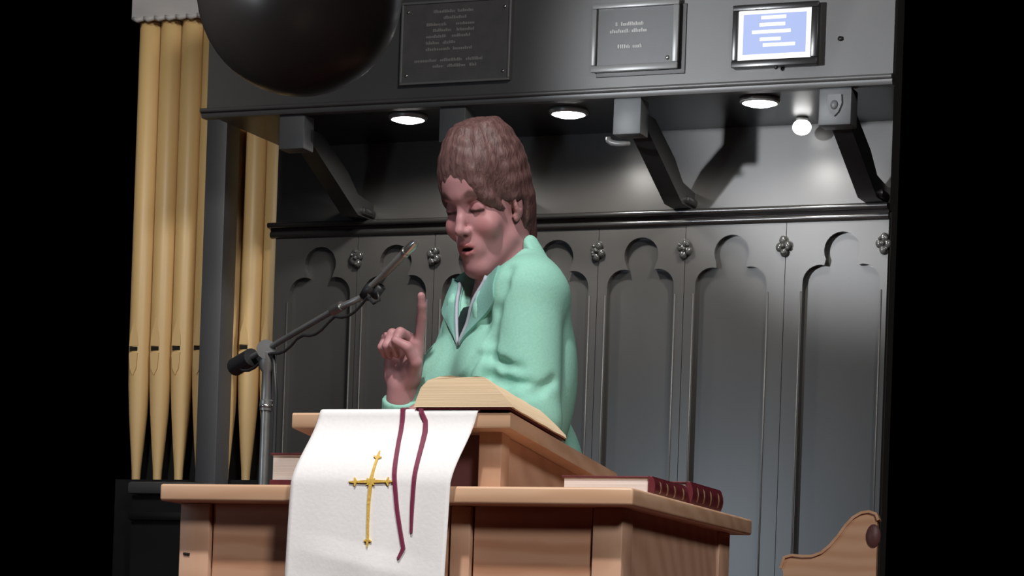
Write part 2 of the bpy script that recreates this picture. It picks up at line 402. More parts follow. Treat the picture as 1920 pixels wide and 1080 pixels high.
# ------------------------------------------------------------------ hanging bowl lamp
t = thing('hanging_bowl_lamp', 'large dark bronze bowl lamp hanging before the organ pipes', 'lamp', (-.433, 5.5, 1.87))
pr = [(.001, 0)]
for k in range(1, 13): a = R(k*7.5); pr.append((.2*sin(a), .2*(1-cos(a))))
pr += [(.199, .22), (.19, .22)]
MB().lathe(pr, seg=64).build('bowl', BRONZE, t, 60)
rimp = []
b = MB().lathe([(.197, .196), (.2035, .200), (.2045, .207), (.2035, .214), (.197, .218)], seg=64).build('rim', BRONZER, t, 50)
for k in range(3):
    a = R(30+120*k); MB().tube([(.195*cos(a), .195*sin(a), .215), (.02*cos(a), .02*sin(a), .75)], .004, 8).build('chain', BRONZE, t, True)
MB().tube([(0, 0, .74), (0, 0, 1.25)], .008, 8).build('hanging_rod', BRONZE, t, True)

# ------------------------------------------------------------------ pulpit
t = thing('pulpit', 'oak pulpit with a wide shelf and a sloped reading desk, before the speaking woman', 'pulpit', LF.w(0, 0, 0), LF.rz)
MB().box(-.727, 0, 0, .64, .985, 1.010, .004, 3).build('shelf', WX, t, 40)
FR = .04   # front plane of the lower case
MB().box(-.712, -.664, FR, FR+.05, 0, .985, .002).build('corner_post', WZ, t, 40)
MB().box(-.283, -.253, FR, FR+.05, 0, .985, .002).build('corner_post', WZ, t, 40)
MB().box(-.070, -.026, FR, FR+.05, 0, .985, .002).build('corner_post', WZ, t, 40)
MB().box(-.070, -.026, .545, .605, 0, .985, .002).build('corner_post', WZ, t, 40)
MB().box(-.712, -.664, .545, .605, 0, .985, .002).build('corner_post', WZ, t, 40)
MB().box(-.660, -.287, FR+.007, FR+.03, .02, .985).build('front_panel', WP, t)
MB().box(-.249, -.073, FR+.007, FR+.03, .02, .985).build('front_panel', WP, t)
MB().box(-.048, -.030, FR+.052, .543, .02, .985).build('side_panel', WZ, t)
MB().box(-.708, -.690, FR+.052, .543, .02, .985).build('side_panel', WZ, t)
MB().box(-.66, -.08, .58, .60, .02, .985).build('rear_panel', WZ, t)
# reading desk: slab slopes down towards the reader
def zs(y): return 1.117-.044*(y-.03)/.5
MB().prism([(.030, 1.095), (.0285, 1.098), (.0285, 1.114), (.031, 1.117), (.53, zs(.53)), (.532, zs(.53)-.004), (.532, zs(.53)-.020), (.53, zs(.53)-.0225)], -.531, -.194, 'x').build('desk_slab', WX, t, 30)
MB().box(-.252, -.217, .06, .095, 1.010, 1.094, .002).build('desk_post', WZ, t, 40)
MB().box(-.508, -.473, .06, .095, 1.010, 1.094, .002).build('desk_post', WZ, t, 40)
MB().box(-.473, -.252, .085, .10, 1.010, 1.092).build('desk_front_panel', WDARK, t)
for x in (-.222, -.508):
    MB().prism([(.096, 1.010), (.50, 1.010), (.50, zs(.5)-.023), (.096, zs(.096)-.023)], x-.012 if x > -.3 else x, x if x > -.3 else x+.012, 'x').build('desk_side', WZ, t)
MB().tube([(-.704, FR-.0005, .955-.045), (-.694, FR-.0005, .954-.045)], .002, 6).build('nail_mark', SLOT, t)

# ---- white fall draped over the desk edge
def cloth_pt(u, v, off=0.0):
    """u across 0..1, v along: over the slab top, round its edge, then down past the shelf"""
    L0, Ltop = .09, .004
    d = v*.46
    xl = -.484; xr = -.241
    if d < L0:
        y = .03+L0-d; z = zs(y)+.003; k = 0
        y0, z0 = y, z; ny, nz = 0, 1
    else:
        e = d-L0
        if e < .012:
            a = e/.012*pi/2; y0 = .030-.0045*sin(a); z0 = 1.1205-.006*(1-cos(a)); k = 0; ny, nz = -sin(a), cos(a)
        else:
            g = e-.012; z0 = 1.1145-g*.985; ny, nz = -1, 0
            q = min(1, g/.105); y0 = .0255-.040*(q*q*(3-2*q)); k = g
        k = max(0, e)
    q = min(1, k/.115); q2 = min(1, k/.33)
    q = .75*q+.25*q*q*(3-2*q)
    x0 = xl-.021*q-.013*q2; x1 = xr-.020*q-.010*q2
    x = x0+(x1-x0)*u
    w = max(0, k-.12)/.2
    y0 += -.004*w*sin(u*9+1.0+v*3)-.003*w*sin(u*17+v*6)
    y0 += -.005*max(0, 1-abs(k-.21-.05*u)/.03)*.6*sin(u*pi) if k > .15 else 0
    return Vector((x, y0+ny*off, z0+nz*off))
b = MB()
NU, NV = 40, 92
top = [[b.bm.verts.new(cloth_pt(i/NU, j/NV, .0015)) for j in range(NV+1)] for i in range(NU+1)]
bot = [[b.bm.verts.new(cloth_pt(i/NU, j/NV, -.0005)) for j in range(NV+1)] for i in range(NU+1)]
for i in range(NU):
    for j in range(NV):
        b.bm.faces.new([top[i][j], top[i+1][j], top[i+1][j+1], top[i][j+1]])
        b.bm.faces.new([bot[i][j], bot[i][j+1], bot[i+1][j+1], bot[i+1][j]])
for i in range(NU):
    for j in (0, NV): b.bm.faces.new([top[i][j], bot[i][j], bot[i+1][j], top[i+1][j]])
for j in range(NV):
    for i in (0, NU): b.bm.faces.new([top[i][j], top[i][j+1], bot[i][j+1], bot[i][j]])
fall = b.build('pulpit_fall', CLOTH, None, True, LF.w(0, 0, 0), LF.rz)
tag(fall, 'white cloth fall with gold cross hanging over the front of the pulpit desk', 'cloth')
def on_cloth(x, z, off=.002):
    """point on the hanging face at local x,z"""
    v = (.09+.012+(1.1145-z)/.985)/.46
    a = cloth_pt(0, v, off); c = cloth_pt(1, v, off); u = (x-a.x)/(c.x-a.x)
    return cloth_pt(u, v, off)
def strip(b, pts, ws, off0=.0018, off1=.0040, n=4):
    """raised band following the cloth along pts"""
    P = []
    for (x0, z0), (x1, z1) in zip(pts, pts[1:]):
        for k in range(n): P.append((x0+(x1-x0)*k/n, z0+(z1-z0)*k/n))
    P.append(pts[-1])
    Wd = np.interp(np.linspace(0, len(pts)-1, len(P)), range(len(pts)), ws)
    rows = []
    for i, (x, z) in enumerate(P):
        a = P[max(i-1, 0)]; c = P[min(i+1, len(P)-1)]
        dx, dz = c[0]-a[0], c[1]-a[1]; l = math.hypot(dx, dz) or 1
        nx, nz = -dz/l*Wd[i]/2, dx/l*Wd[i]/2
        rows.append([b.bm.verts.new(on_cloth(x+nx, z+nz, off0)), b.bm.verts.new(on_cloth(x+nx*.8, z+nz*.8, off1)),
                     b.bm.verts.new(on_cloth(x-nx*.8, z-nz*.8, off1)), b.bm.verts.new(on_cloth(x-nx, z-nz, off0))])
    for r0, r1 in zip(rows, rows[1:]):
        for k in range(4): b.bm.faces.new([r0[k], r0[(k+1) % 4], r1[(k+1) % 4], r1[k]])
    b.bm.faces.new(rows[0]); b.bm.faces.new(rows[-1][::-1])
b = MB()
cx, cz = -.385, 1.014
strip(b, [(-.381, 1.050), (-.383, 1.030), (-.385, 1.014), (-.387, .985), (-.387, .955), (-.386, .930)], [.004, .004, .006, .005, .004, .004])
strip(b, [(-.409, 1.0135), (cx-.008, 1.014), (cx+.008, 1.0145), (-.359, 1.0145)], [.003, .005, .005, .003])
for (x, z, dx, dz) in ((-.381, 1.050, .10, 1), (-.386, .930, -.05, -1), (-.409, 1.0135, -1, 0), (-.359, 1.0145, 1, 0)):
    l = math.hypot(dx, dz); dx, dz = dx/l, dz/l
    strip(b, [(x, z), (x+dx*.010, z+dz*.010)], [.005, .001], n=3)
    for sg in (-1, 1):
        strip(b, [(x-dx*.001, z-dz*.001), (x-dz*sg*.006+dx*.001, z+dx*sg*.006+dz*.001)], [.0045, .002], n=2)
strip(b, [(cx-.006, cz-.005), (cx, cz), (cx+.006, cz+.005)], [.001, .008, .001])
strip(b, [(cx-.006, cz+.005), (cx, cz), (cx+.006, cz-.005)], [.001, .008, .001])
b.build('embroidered_cross', GTHREAD, fall)['label'] = 'gold embroidered cross with pointed ends'

# ---- thick open book on the desk, with two burgundy page ribbons hanging over the fall
t = thing('open_book', 'thick cream-paged book lying open on the sloped pulpit desk', 'book', LF.w(-.262, .02, 1.1222), LF.rz)
bp = [(-.077, .002), (-.074, .014), (-.066, .030), (-.057, .040), (-.040, .0455), (-.020, .0465), (-.006, .0445), (.006, .0445), (.018, .0455), (.028, .0445), (.040, .036), (.056, .022), (.070, .007), (.073, .002)]
b = MB()
rows = []
for k in range(13):
    y = .002+.243*k/12; zb = -.044*y/.5
    wob = [.0008*sin(k*1.7+i*2.1) for i in range(len(bp))]
    rows.append([b.bm.verts.new((x+w, y+w*.8, zb+z)) for (x, z), w in zip(bp, wob)])
for r0, r1 in zip(rows, rows[1:]):
    for i in range(len(bp)): j = (i+1) % len(bp); b.bm.faces.new([r0[i], r0[j], r1[j], r1[i]])
for r in (rows[0], rows[-1]):
    for tri in tessellate_polygon([[Vector((x, z, 0)) for x, z in bp]]): b.bm.faces.new([r[i] for i in tri])
b.build('page_block', PAGE, t, 35)
b = MB(); b.prism([(.004, -.0012), (.250, -.023), (.250, -.0205), (.004, .0008)], -.074, .069, 'x')
b.build('cover', MAROON, t)
for pts, ws in (([(-.356, 1.118), (-.355, 1.075), (-.350, 1.025), (-.343, .975), (-.337, .945), (-.332, .920), (-.339, .905)], [.0075, .0065, .0070, .0065, .006, .006, .004]),
                ([(-.328, 1.118), (-.320, 1.104), (-.318, 1.088), (-.318, 1.050), (-.319, 1.015), (-.3205, .98), (-.321, .942)], [.007, .007, .008, .007, .0065, .006, .004])):
    b = MB(); strip(b, pts, ws, .0022, .0046, 5)
    # the ribbon runs back over the slab edge to the book
    x0 = pts[0][0]
    b.prism([(.022, 1.1185), (.0225, 1.1222), (.032, 1.1245), (.060, 1.1225), (.060, 1.1200), (.032, 1.122), (.0262, 1.1195)], x0-.0035, x0+.0035, 'x')
    o = b.build('page_ribbon', RIBBON, None); o['label'] = 'burgundy page ribbon hanging over the white fall'
    o.parent = t; o.matrix_parent_inverse = Matrix.Identity(4)
    # geometry was laid out in the pulpit frame: shift to the book's own origin
    off = Matrix.Translation(Vector((.262, -.02, -1.1222)))
    o.data.transform(off)

# ---- hymnals on the shelf
def hymnal(loc, rz, w, d, h, label, cb=.003, bands=True):
    t = thing('hymnal', label, 'book', loc, rz, 'hymnals on the pulpit shelf')
    c = .003
    MB().box(.004, w-.006, .003, d-.003, cb, h-c).build('page_block', PAGEW, t)
    MB().box(0, w, 0, d, 0, cb, .001).build('back_cover', MAROON, t)
    MB().box(0, w, 0, d, h-c, h, .001).build('front_cover', MAROON, t)
    sp = [(w-.006, 0), (w, .0)]
    prof = [(w-.006, .0), (w+.001, .002), (w+.004, h*.3), (w+.005, h*.5), (w+.004, h*.7), (w+.001, h-.002), (w-.006, h)]
    sp = MB().prism(prof, .0, d, 'y').build('spine', MAROON, t, 40)
    if bands:
        for y in (d*.16, d*.36, d*.58, d*.84):
            MB().prism([(w, .002), (w+.0048, h*.3), (w+.0058, h*.5), (w+.0048, h*.7), (w, h-.002)], y, y+.004, 'y').build('gold_band', GOLDF, sp, 40)
    return t
hymnal(LF.w(-.160, .160, 1.0102), LF.rz, .138, .172, .029, 'maroon hymnal with white page edges at the right front of the pulpit shelf')
hymnal(LF.w(-.155, .338, 1.0102), LF.rz, .138, .170, .036, 'maroon hymnal behind the other on the right of the pulpit shelf')
hymnal(LF.w(-.604, .115, 1.0102), LF.rz, .090, .19, .056, 'thick hymnal with white page edges left of the fall on the shelf', .016, False)

# ------------------------------------------------------------------ microphone stand
t = thing('microphone_stand', 'black boom microphone stand reaching from the left toward the woman\'s mouth', 'microphone stand', (-.419, 4.9, 0))
def rel(p): return (p[0]+.419, p[1]-4.9, p[2])
for k in range(3):
    a = R(80+120*k); MB().tube([(0, 0, .10), (.24*cos(a), .24*sin(a), .012)], .008, 8).ball((.24*cos(a), .24*sin(a), .012), .012).build('leg', STEEL, t, True)
MB().lathe([(.016, .06), (.016, .16), (.0085, .165), (.0085, 1.20), (.001, 1.201)], seg=16).build('pole', STEEL, t, 50)
MB().lathe([(.011, 1.195), (.0115, 1.20), (.0115, 1.212), (.009, 1.214), (.009, 1.262), (.015, 1.27), (.016, 1.295), (.010, 1.30)], seg=16).build('clutch', STEEL, t, 50)
MB().lathe([(.0118, 1.2), (.0122, 1.203), (.0118, 1.206)], seg=16).build('collar', CHROME, t, True)
MB().tube([rel((-.421, 4.885, 1.300)), rel((-.421, 4.91, 1.300))], .017, 14).build('boom_clamp', STEEL, t, 40)
boom = [rel(p) for p in ((-.477, 4.98, 1.283), (-.421, 4.9, 1.302), (-.294, 4.74, 1.354), (-.233, 4.66, 1.371))]
MB().tube(boom, .0052, 10).build('boom', STEEL, t, True)
MB().tube([rel((-.484, 4.99, 1.279)), rel((-.450, 4.94, 1.292))], .016, 14).build('counterweight', MICB, t, 40)
MB().tube([rel((-.30, 4.748, 1.352)), rel((-.283, 4.726, 1.358))], .0085, 12).build('ferrule', CHROME, t, 40)
MB().tube([rel((-.243, 4.672, 1.366)), rel((-.236, 4.664, 1.378)), rel((-.226, 4.652, 1.381))], .010, 12).tube([rel((-.226, 4.655, 1.366)), rel((-.214, 4.64, 1.380))], .0075, 10).build('microphone_clip', MICB, t, True)
cb = [rel((-.477, 4.97, 1.278))]
for k in range(1, 22):
    f = k/21; x = -.477+f*.24; y = 4.97-f*.31; z = 1.272+f*.092-.014*abs(sin(f*pi*4))
    cb.append(rel((x, y-.006, z)))
cb += [rel((-.226, 4.64, 1.352)), rel((-.216, 4.63, 1.356)), rel((-.222, 4.645, 1.376))]
MB().tube(cb, .0026, 6).build('cable', MICB, t, True)
MB().tube([(.012, -.020, 1.29), (.018, -.016, 1.22), (.0175, -.012, 1.10), (.016, -.010, .80), (.019, -.012, .50), (.017, -.01, .20), (.05, -.03, .02), (.16, -.05, .006)], .0034, 8).build('cable', MICB, t, True)
m2 = tag(MB().tube([(0, 0, 0), (.022, -.026, .0165), (.024, -.0285, .018), (.058, -.0765, .046)], [.0050, .0056, .0064, .0072], 14).build('microphone', [SILVER], None, 50, (-.232, 4.652, 1.382)),
    'slim metal microphone in the boom clip before the woman\'s mouth', 'microphone')
MB().tube([(.058, -.0765, .046), (.070, -.0925, .0555), (.075, -.099, .0595)], [.0074, .0078, .005], 14).build('grille', CHROME, m2, 50)
MB().tube([(.0565, -.0745, .0448), (.0595, -.0785, .0472)], .0085, 14).build('grille_ring', CHROME, m2, 50)

# ------------------------------------------------------------------ pew at the lower right
t = thing('pew', 'brown wooden pew with a scrolled end panel at the lower right', 'pew', (.73, 6.3, 0), R(-12))
pp = [(-.104, .0), (-.104, 1.012), (-.107, 1.020), (-.100, 1.044), (-.085, 1.048), (-.062, 1.046), (-.040, 1.047), (-.018, 1.056), (.000, 1.072), (.018, 1.094), (.034, 1.118), (.050, 1.136), (.066, 1.146), (.082, 1.149), (.096, 1.145), (.101, 1.132), (.102, 1.112), (.102, 0)]
MB().prism(pp, 0, .045, 'y').build('end_panel', WPEW, t, 30)
cap = [(x, z) for x, z in pp[2:-2]]
b = MB(); up = []; 
for i, (x, z) in enumerate(cap):
    a = cap[max(i-1, 0)]; c = cap[min(i+1, len(cap)-1)]; dx, dz = c[0]-a[0], c[1]-a[1]; l = math.hypot(dx, dz)
    up.append((x-dz/l*.006, z+dx/l*.006))
b.prism(cap+up[::-1], -.008, .053, 'y').build('scroll_cap', WPEW, t, 30)
o = MB().lathe([(.026, -.001), (.026, .004), (.020, .008), (.001, .009)], seg=24).build('roundel', WDARK, t, 40)
o.rotation_euler = (R(90), 0, 0); o.location = (.094, .0, 1.098); o.scale = (.62, 1, 1)
o['label'] = 'dark oval roundel at the back edge of the pew end'
MB().box(.045, .070, .045, .62, .42, 1.03, .004).build('backrest', WPEW, t, 40)
MB().box(-.10, .080, .045, .62, .40, .43, .004).build('seat', WPEW, t, 40)
MB().prism([(-.104, 0), (-.104, .95), (.03, 1.02), (.072, 1.02), (.072, 0)], .62, .66, 'y').build('end_panel', WPEW, t, 30)

#PERSON#
# ------------------------------------------------------------------ the speaking woman
import openvdb
f4 = np.float32
class Vol:
    """signed-distance volume (metres); shapes are blended in only inside their own boxes"""
    def __init__(s, lo, hi, h):
        s.lo = np.array(lo); s.h = h; s.n = np.ceil((np.array(hi)-s.lo)/h).astype(int)+1
        s.D = np.full(s.n, .05, f4)
    def sub(s, lo, hi, pad):
        a = np.clip(np.floor((np.array(lo)-pad-s.lo)/s.h).astype(int), 0, s.n); b = np.clip(np.ceil((np.array(hi)+pad-s.lo)/s.h).astype(int)+1, 0, s.n)
        ax = [(s.lo[i]+np.arange(a[i], b[i])*s.h).astype(f4) for i in range(3)]
        return tuple(slice(a[i], b[i]) for i in range(3)), np.meshgrid(*ax, indexing='ij', sparse=True)
    def add(s, fn, lo, hi, k=.01, mode='u'):
        sl, P = s.sub(lo, hi, .03+k)
        if min(x.stop-x.start for x in sl) < 1: return
        d = fn(*P); e = s.D[sl]
        if mode == 'u':
            w = np.maximum(k-np.abs(d-e), 0)/k; s.D[sl] = np.minimum(d, e)-w*w*k*.25
        elif mode == 's':
            d = -d; w = np.maximum(k-np.abs(d-e), 0)/k; s.D[sl] = np.maximum(d, e)+w*w*k*.25
    # primitives ---------------------------------------------------
    def cone(s, a, b, ra, rb, k=.01, mode='u'):
        a = np.array(a, float); b = np.array(b, float); ba = b-a; bb = ba@ba+1e-9
        def fn(X, Y, Z):
            t = np.clip(((X-a[0])*ba[0]+(Y-a[1])*ba[1]+(Z-a[2])*ba[2])/bb, 0, 1)
            return np.sqrt((X-a[0]-t*ba[0])**2+(Y-a[1]-t*ba[1])**2+(Z-a[2]-t*ba[2])**2)-(ra+(rb-ra)*t)
        r = max(ra, rb); s.add(fn, np.minimum(a, b)-r, np.maximum(a, b)+r, k, mode)
    def chain(s, pts, rs, k=.006, mode='u'):
        if not isinstance(rs, (list, tuple)): rs = [rs]*len(pts)
        for i in range(len(pts)-1): s.cone(pts[i], pts[i+1], rs[i], rs[i+1], k, mode)
    def ell(s, c, r, M=None, k=.01, mode='u'):
        """ellipsoid; rows of M are its axes"""
        c = np.array(c, float); r = np.array(r, float); M = np.eye(3) if M is None else np.array(M)
        def fn(X, Y, Z):
            dx, dy, dz = X-c[0], Y-c[1], Z-c[2]
            q = [M[i][0]*dx+M[i][1]*dy+M[i][2]*dz for i in range(3)]
            k0 = np.sqrt(sum((q[i]/r[i])**2 for i in range(3))); k1 = np.sqrt(sum((q[i]/r[i]**2)**2 for i in range(3)))+1e-6
            return k0*(k0-1)/k1
        R_ = r.max(); s.add(fn, c-R_, c+R_, k, mode)
    def box(s, c, hs, rad, M, k=.01, mode='u'):
        c = np.array(c, float); M = np.array(M)
        def fn(X, Y, Z):
            dx, dy, dz = X-c[0], Y-c[1], Z-c[2]
            q = [np.abs(M[i][0]*dx+M[i][1]*dy+M[i][2]*dz)-(hs[i]-rad) for i in range(3)]
            return np.sqrt(sum(np.maximum(v, 0)**2 for v in q))+np.minimum(np.maximum(np.maximum(q[0], q[1]), q[2]), 0)-rad
        R_ = np.linalg.norm(hs); s.add(fn, c-R_, c+R_, k, mode)
    def mesh(s, name):
        g = openvdb.FloatGrid(background=.05); g.copyFromArray(s.D, tolerance=0.0)
        p, t, q = g.convertToPolygons(isovalue=0.0, adaptivity=0.0)
        p = p*s.h+s.lo
        faces = [tuple(int(i) for i in f[::-1]) for f in t]+[tuple(int(i) for i in f[::-1]) for f in q]
        me = bpy.data.meshes.new(name); me.from_pydata([tuple(v) for v in p.tolist()], [], faces)
        bm = bmesh.new(); bm.from_mesh(me)
        if bm.calc_volume(signed=True) < 0: bmesh.ops.reverse_faces(bm, faces=bm.faces)
        bmesh.ops.smooth_vert(bm, verts=bm.verts, factor=.3, use_axis_x=True, use_axis_y=True, use_axis_z=True)
        bm.to_mesh(me); bm.free()
        return me, p

def frame3(yaw, pitch):
    y, p = R(yaw), R(pitch)
    f0 = np.array([-sin(y), -cos(y), 0]); l = np.array([cos(y), -sin(y), 0]); z = np.array([0, 0, 1.])
    return l, f0*cos(p)-z*sin(p), z*cos(p)+f0*sin(p)
# head frame: l = her left, f = forward, u = up; unit is one centimetre of a standard head
HS = .0095
HO = np.array([-.047, 4.650, 1.528]); hl, hf, hu = frame3(38, 20)
HM = [hl, hf, hu]
KL, KF, KU = .87, .90, 1.03   # slim long head
def H(l, f, u): return HO+HS*(l*KL*hl+f*KF*hf+u*KU*hu)
# torso frame
TO = np.array([-.004, 4.69, 0.]); tl, tf, tu = frame3(58, 0); TM = [tl, tf, tu]
def T(l, f, u): return TO+l*tl+f*tf+u*tu

# ---- joints
SHL, SHR = T(.112, .036, 1.364), T(-.100, -.005, 1.345)
ELL, WRL = np.array([.036, 4.545, 1.158]), np.array([-.075, 4.40, 1.150])
ELR, WRR = np.array([-.168, 4.79, 1.065]), np.array([-.176, 4.70, 1.226])

B = Vol((-.27, 4.24, .80), (.24, 5.02, 1.665), .0026)
# torso
BACK = np.array([.043, .118, 0])   # she leans in over the desk: hips stand back from the shelf
B.ell(T(0, 0, 1.24), (.134, .084, .180), TM); B.ell(T(0, 0, 1.05)+BACK*.8, (.118, .084, .17), TM, .03)
B.ell(T(0, -.01, .90)+BACK, (.148, .098, .13), TM, .03)
for sx in (-1, 1): B.ell(T(sx*.062, .052, 1.235), (.048, .044, .05), TM, .03)
B.cone(T(-.09, .0, 1.350), T(.10, .0, 1.360), .040, .043, .03)
# arms
for S_, E_, W_ in ((SHL, ELL, WRL), (SHR, ELR, WRR)):
    B.cone(S_, E_, .044, .036, .02); B.cone(E_, W_, .036, .024, .012)
# neck
B.cone(T(0, -.005, 1.37), H(0, -2.2, -6), .052, .050, .025)
# head
def he(c, r, k=.5, mode='u'): B.ell(H(*c), np.array(r)*HS*np.array([KL, KF, KU]), HM, k*HS, mode)
def hc(a, b, ra, rb, k=.4, mode='u'): B.cone(H(*a), H(*b), ra*HS*.93, rb*HS*.93, k*HS, mode)
he((0, -1.2, 3.6), (7.1, 9.2, 8.0), 1)
he((0, 1.6, -2.5), (5.8, 6.6, 8.2), 2.0)
he((0, 4.6, -8.2), (3.5, 3.6, 3.6), 2.2)
he((0, 6.6, -10.0), (2.1, 1.7, 1.7), 1.6)
hc((-4.7, .8, -6.3), (-1.5, 6.0, -10.2), 1.2, 1.2, 1.6); hc((4.7, .8, -6.3), (1.5, 6.0, -10.2), 1.2, 1.2, 1.6)
for sx in (-1, 1):
    he((sx*3.9, 5.7, -3.2), (2.3, 2.0, 2.0), 1.8)          # cheek
    hc((sx*1.0, 7.9, 1.9), (sx*4.6, 6.2, 1.9), .85, .75, 1.2)  # brow ridge
he((0, 6.8, 4.2), (4.6, 2.2, 3.2), 2)
for sx in (-1, 1):
    he((sx*3.1, 8.2, .1), (1.75, 1.5, 1.15), .9, 's')       # socket
    he((sx*3.1, 6.35, -.1), (1.3, 1.3, 1.25), .25)          # eyeball
    # lowered upper lid and lower lid
    hc((sx*1.75, 7.35, -.15), (sx*3.1, 7.62, -.25), .36, .42, .25); hc((sx*3.1, 7.62, -.25), (sx*4.5, 6.95, -.25), .42, .34, .25)
    he((sx*3.1, 6.6, .25), (1.45, 1.25, 1.0), .3)
    hc((sx*1.9, 7.2, -1.0), (sx*4.3, 6.8, -.95), .35, .32, .5)
# nose
hc((0, 7.7, 1.1), (0, 8.9, -1.6), .62, .72, .9); hc((0, 8.9, -1.6), (0, 9.75, -3.3), .72, .98, .7)
for sx in (-1, 1):
    he((sx*1.15, 8.75, -3.65), (.72, .85, .66), .5)
    he((sx*.62, 9.1, -4.35), (.32, .42, .30), .15, 's')
hc((0, 8.9, -4.3), (0, 9.25, -3.9), .45, .4, .4)
# mouth, slightly open in speech
he((0, 7.3, -6.4), (2.9, 1.5, 2.2), 1.2)
he((0, 8.75, -6.72), (1.75, 1.3, .38), .3, 's')
UL = [(-2.25, 7.75, -6.55), (-1.1, 8.6, -6.05), (-.35, 8.88, -5.90), (0, 8.85, -6.0), (.35, 8.88, -5.90), (1.1, 8.6, -6.05), (2.25, 7.75, -6.55)]
LLp = [(-2.2, 7.75, -6.65), (-1.1, 8.4, -7.25), (0, 8.62, -7.42), (1.1, 8.4, -7.25), (2.2, 7.75, -6.65)]
for L_, rr in ((UL, .34), (LLp, .40)):
    for i in range(len(L_)-1): hc(L_[i], L_[i+1], rr, rr, .3)
# ears
for sx in (-1, 1):
    a = R(20*sx); MM = [hl*cos(a)-hf*sin(a)*1, hl*sin(a)+hf*cos(a), hu]
    B.ell(H(sx*6.9, -.9, -.6), np.array((.75, 1.75, 3.0))*HS, MM, .4*HS)
    B.ell(H(sx*7.75, -.6, -.2), np.array((.55, .95, 1.7))*HS, MM, .3*HS, 's')
    he((sx*6.75, .1, -3.1), (.55, .75, .85), .4)

# ---- hands
def hand(V, O, a, c, side, S, pose):
    """O wrist, a along the hand, c out of the palm, b = towards the thumb"""
    a = np.array(a, float); a /= np.linalg.norm(a); c = np.array(c, float); c -= a*(c@a); c /= np.linalg.norm(c)
    b = np.cross(a, c)*side
    P = lambda u, v, w: O+S*(u*a+v*b+w*c)
    M = [a, b, c]
    V.cone(P(-.03, 0, 0), P(.012, 0, 0), .026*S, .025*S, .012)
    V.box(P(.050, .0, 0), np.array((.046, .040, .0150))*S, .0135*S, M, .012)
    V.ell(P(.034, .026, .012), np.array((.034, .018, .016))*S, M, .010)
    V.ell(P(.036, -.024, .010), np.array((.036, .015, .014))*S, M, .010)
    for pts, rs in pose: V.chain([P(*p) for p in pts], [r*S for r in rs], .0035)
    return P
point = [  # index raised, the other three curled into the palm, thumb across them
    ([(.090, .030, .0), (.134, .035, .004), (.158, .038, .010), (.178, .039, .017)], [.0102, .0092, .0084, .0074]),
    ([(.092, .010, .0), (.104, .010, .034), (.080, .010, .050), (.062, .010, .038)], [.0104, .0098, .0090, .0080]),
    ([(.088, -.011, .0), (.099, -.011, .032), (.076, -.010, .047), (.058, -.009, .036)], [.0100, .0094, .0086, .0078]),
    ([(.081, -.030, .0), (.090, -.030, .027), (.070, -.028, .040), (.055, -.026, .031)], [.0092, .0084, .0078, .0070]),
    ([(.022, .030, .012), (.052, .049, .026), (.080, .040, .044), (.090, .020, .057)], [.0135, .0120, .0102, .0086])]
rest = [  # relaxed, lying on the desk
    ([(.090, .030, .0), (.130, .034, .006), (.152, .035, .016), (.168, .035, .024)], [.0098, .0090, .0082, .0072]),
    ([(.093, .010, .0), (.138, .011, .006), (.163, .011, .018), (.180, .011, .027)], [.0100, .0092, .0084, .0074]),
    ([(.089, -.011, .0), (.131, -.012, .006), (.155, -.013, .018), (.170, -.013, .027)], [.0097, .0088, .0080, .0072]),
    ([(.082, -.030, .0), (.113, -.035, .006), (.131, -.037, .015), (.143, -.038, .022)], [.0088, .0080, .0073, .0066]),
    ([(.022, .030, .010), (.050, .056, .016), (.078, .062, .020), (.098, .058, .024)], [.0130, .0112, .0098, .0084])]
PH = hand(B, WRR, (.07, -.22, 1), (-.62, -.78, -.10), 1, .86, point)
PL = hand(B, WRL, WRL-ELL+np.array([0, 0, .004]), (.12, .1, -1), 1, .92, rest)

SKIN = mat('skin', (.43, .215, .225), .5, 0, .35)
SKIN.node_tree.nodes['Principled BSDF'].inputs['Subsurface Weight'].default_value = .12
SKIN.node_tree.nodes['Principled BSDF'].inputs['Subsurface Radius'].default_value = (.012, .005, .003)
at_ = SKIN.node_tree.nodes.new('ShaderNodeAttribute'); at_.attribute_name = 'tone'
SKIN.node_tree.links.new(at_.outputs['Color'], SKIN.node_tree.nodes['Principled BSDF'].inputs['Base Color'])
me, p = B.mesh('person')
person = link('person', me, SKIN, None, True)
# skin colouring: lips, cheeks, brows, lashes; shade painted into nostrils and open mouth
co = np.empty(len(me.vertices)*3, f4); me.vertices.foreach_get('co', co); co = co.reshape(-1, 3)
q = (co-HO)/HS; ql, qf, qu = q@hl/KL, q@hf/KF, q@hu/KU
col = np.tile(np.array([.43, .215, .225]), (len(co), 1))
def paint(mask, c):
    m_ = np.clip(mask, 0, 1)[:, None]; col[:] = col*(1-m_)+np.array(c)*m_
def near(L_, r, soft):
    d = np.full(len(co), 9e9)
    for a, b in zip(L_, L_[1:]):
        a, b = np.array(a), np.array(b); ba = b-a; pa = np.stack([ql, qf, qu], 1)-a
        t_ = np.clip(pa@ba/(ba@ba), 0, 1); d = np.minimum(d, np.linalg.norm(pa-t_[:, None]*ba, axis=1))
    return np.clip((r+soft-d)/soft, 0, 1)
for sx in (-1, 1): paint(.45*np.clip(1-np.sqrt((ql-sx*4.0)**2+(qf-7)**2+(qu+3.4)**2)/2.8, 0, 1), (.50, .15, .15))
paint(.9*near(UL, .34, .22), (.34, .085, .09)); paint(.9*near(LLp, .38, .22), (.38, .10, .105))
paint((np.abs(ql) < 1.6)*np.clip((.42-np.abs(qu+6.72))/.15, 0, 1)*(qf > 6.8)*(qf < 8.45), (.06, .012, .014))
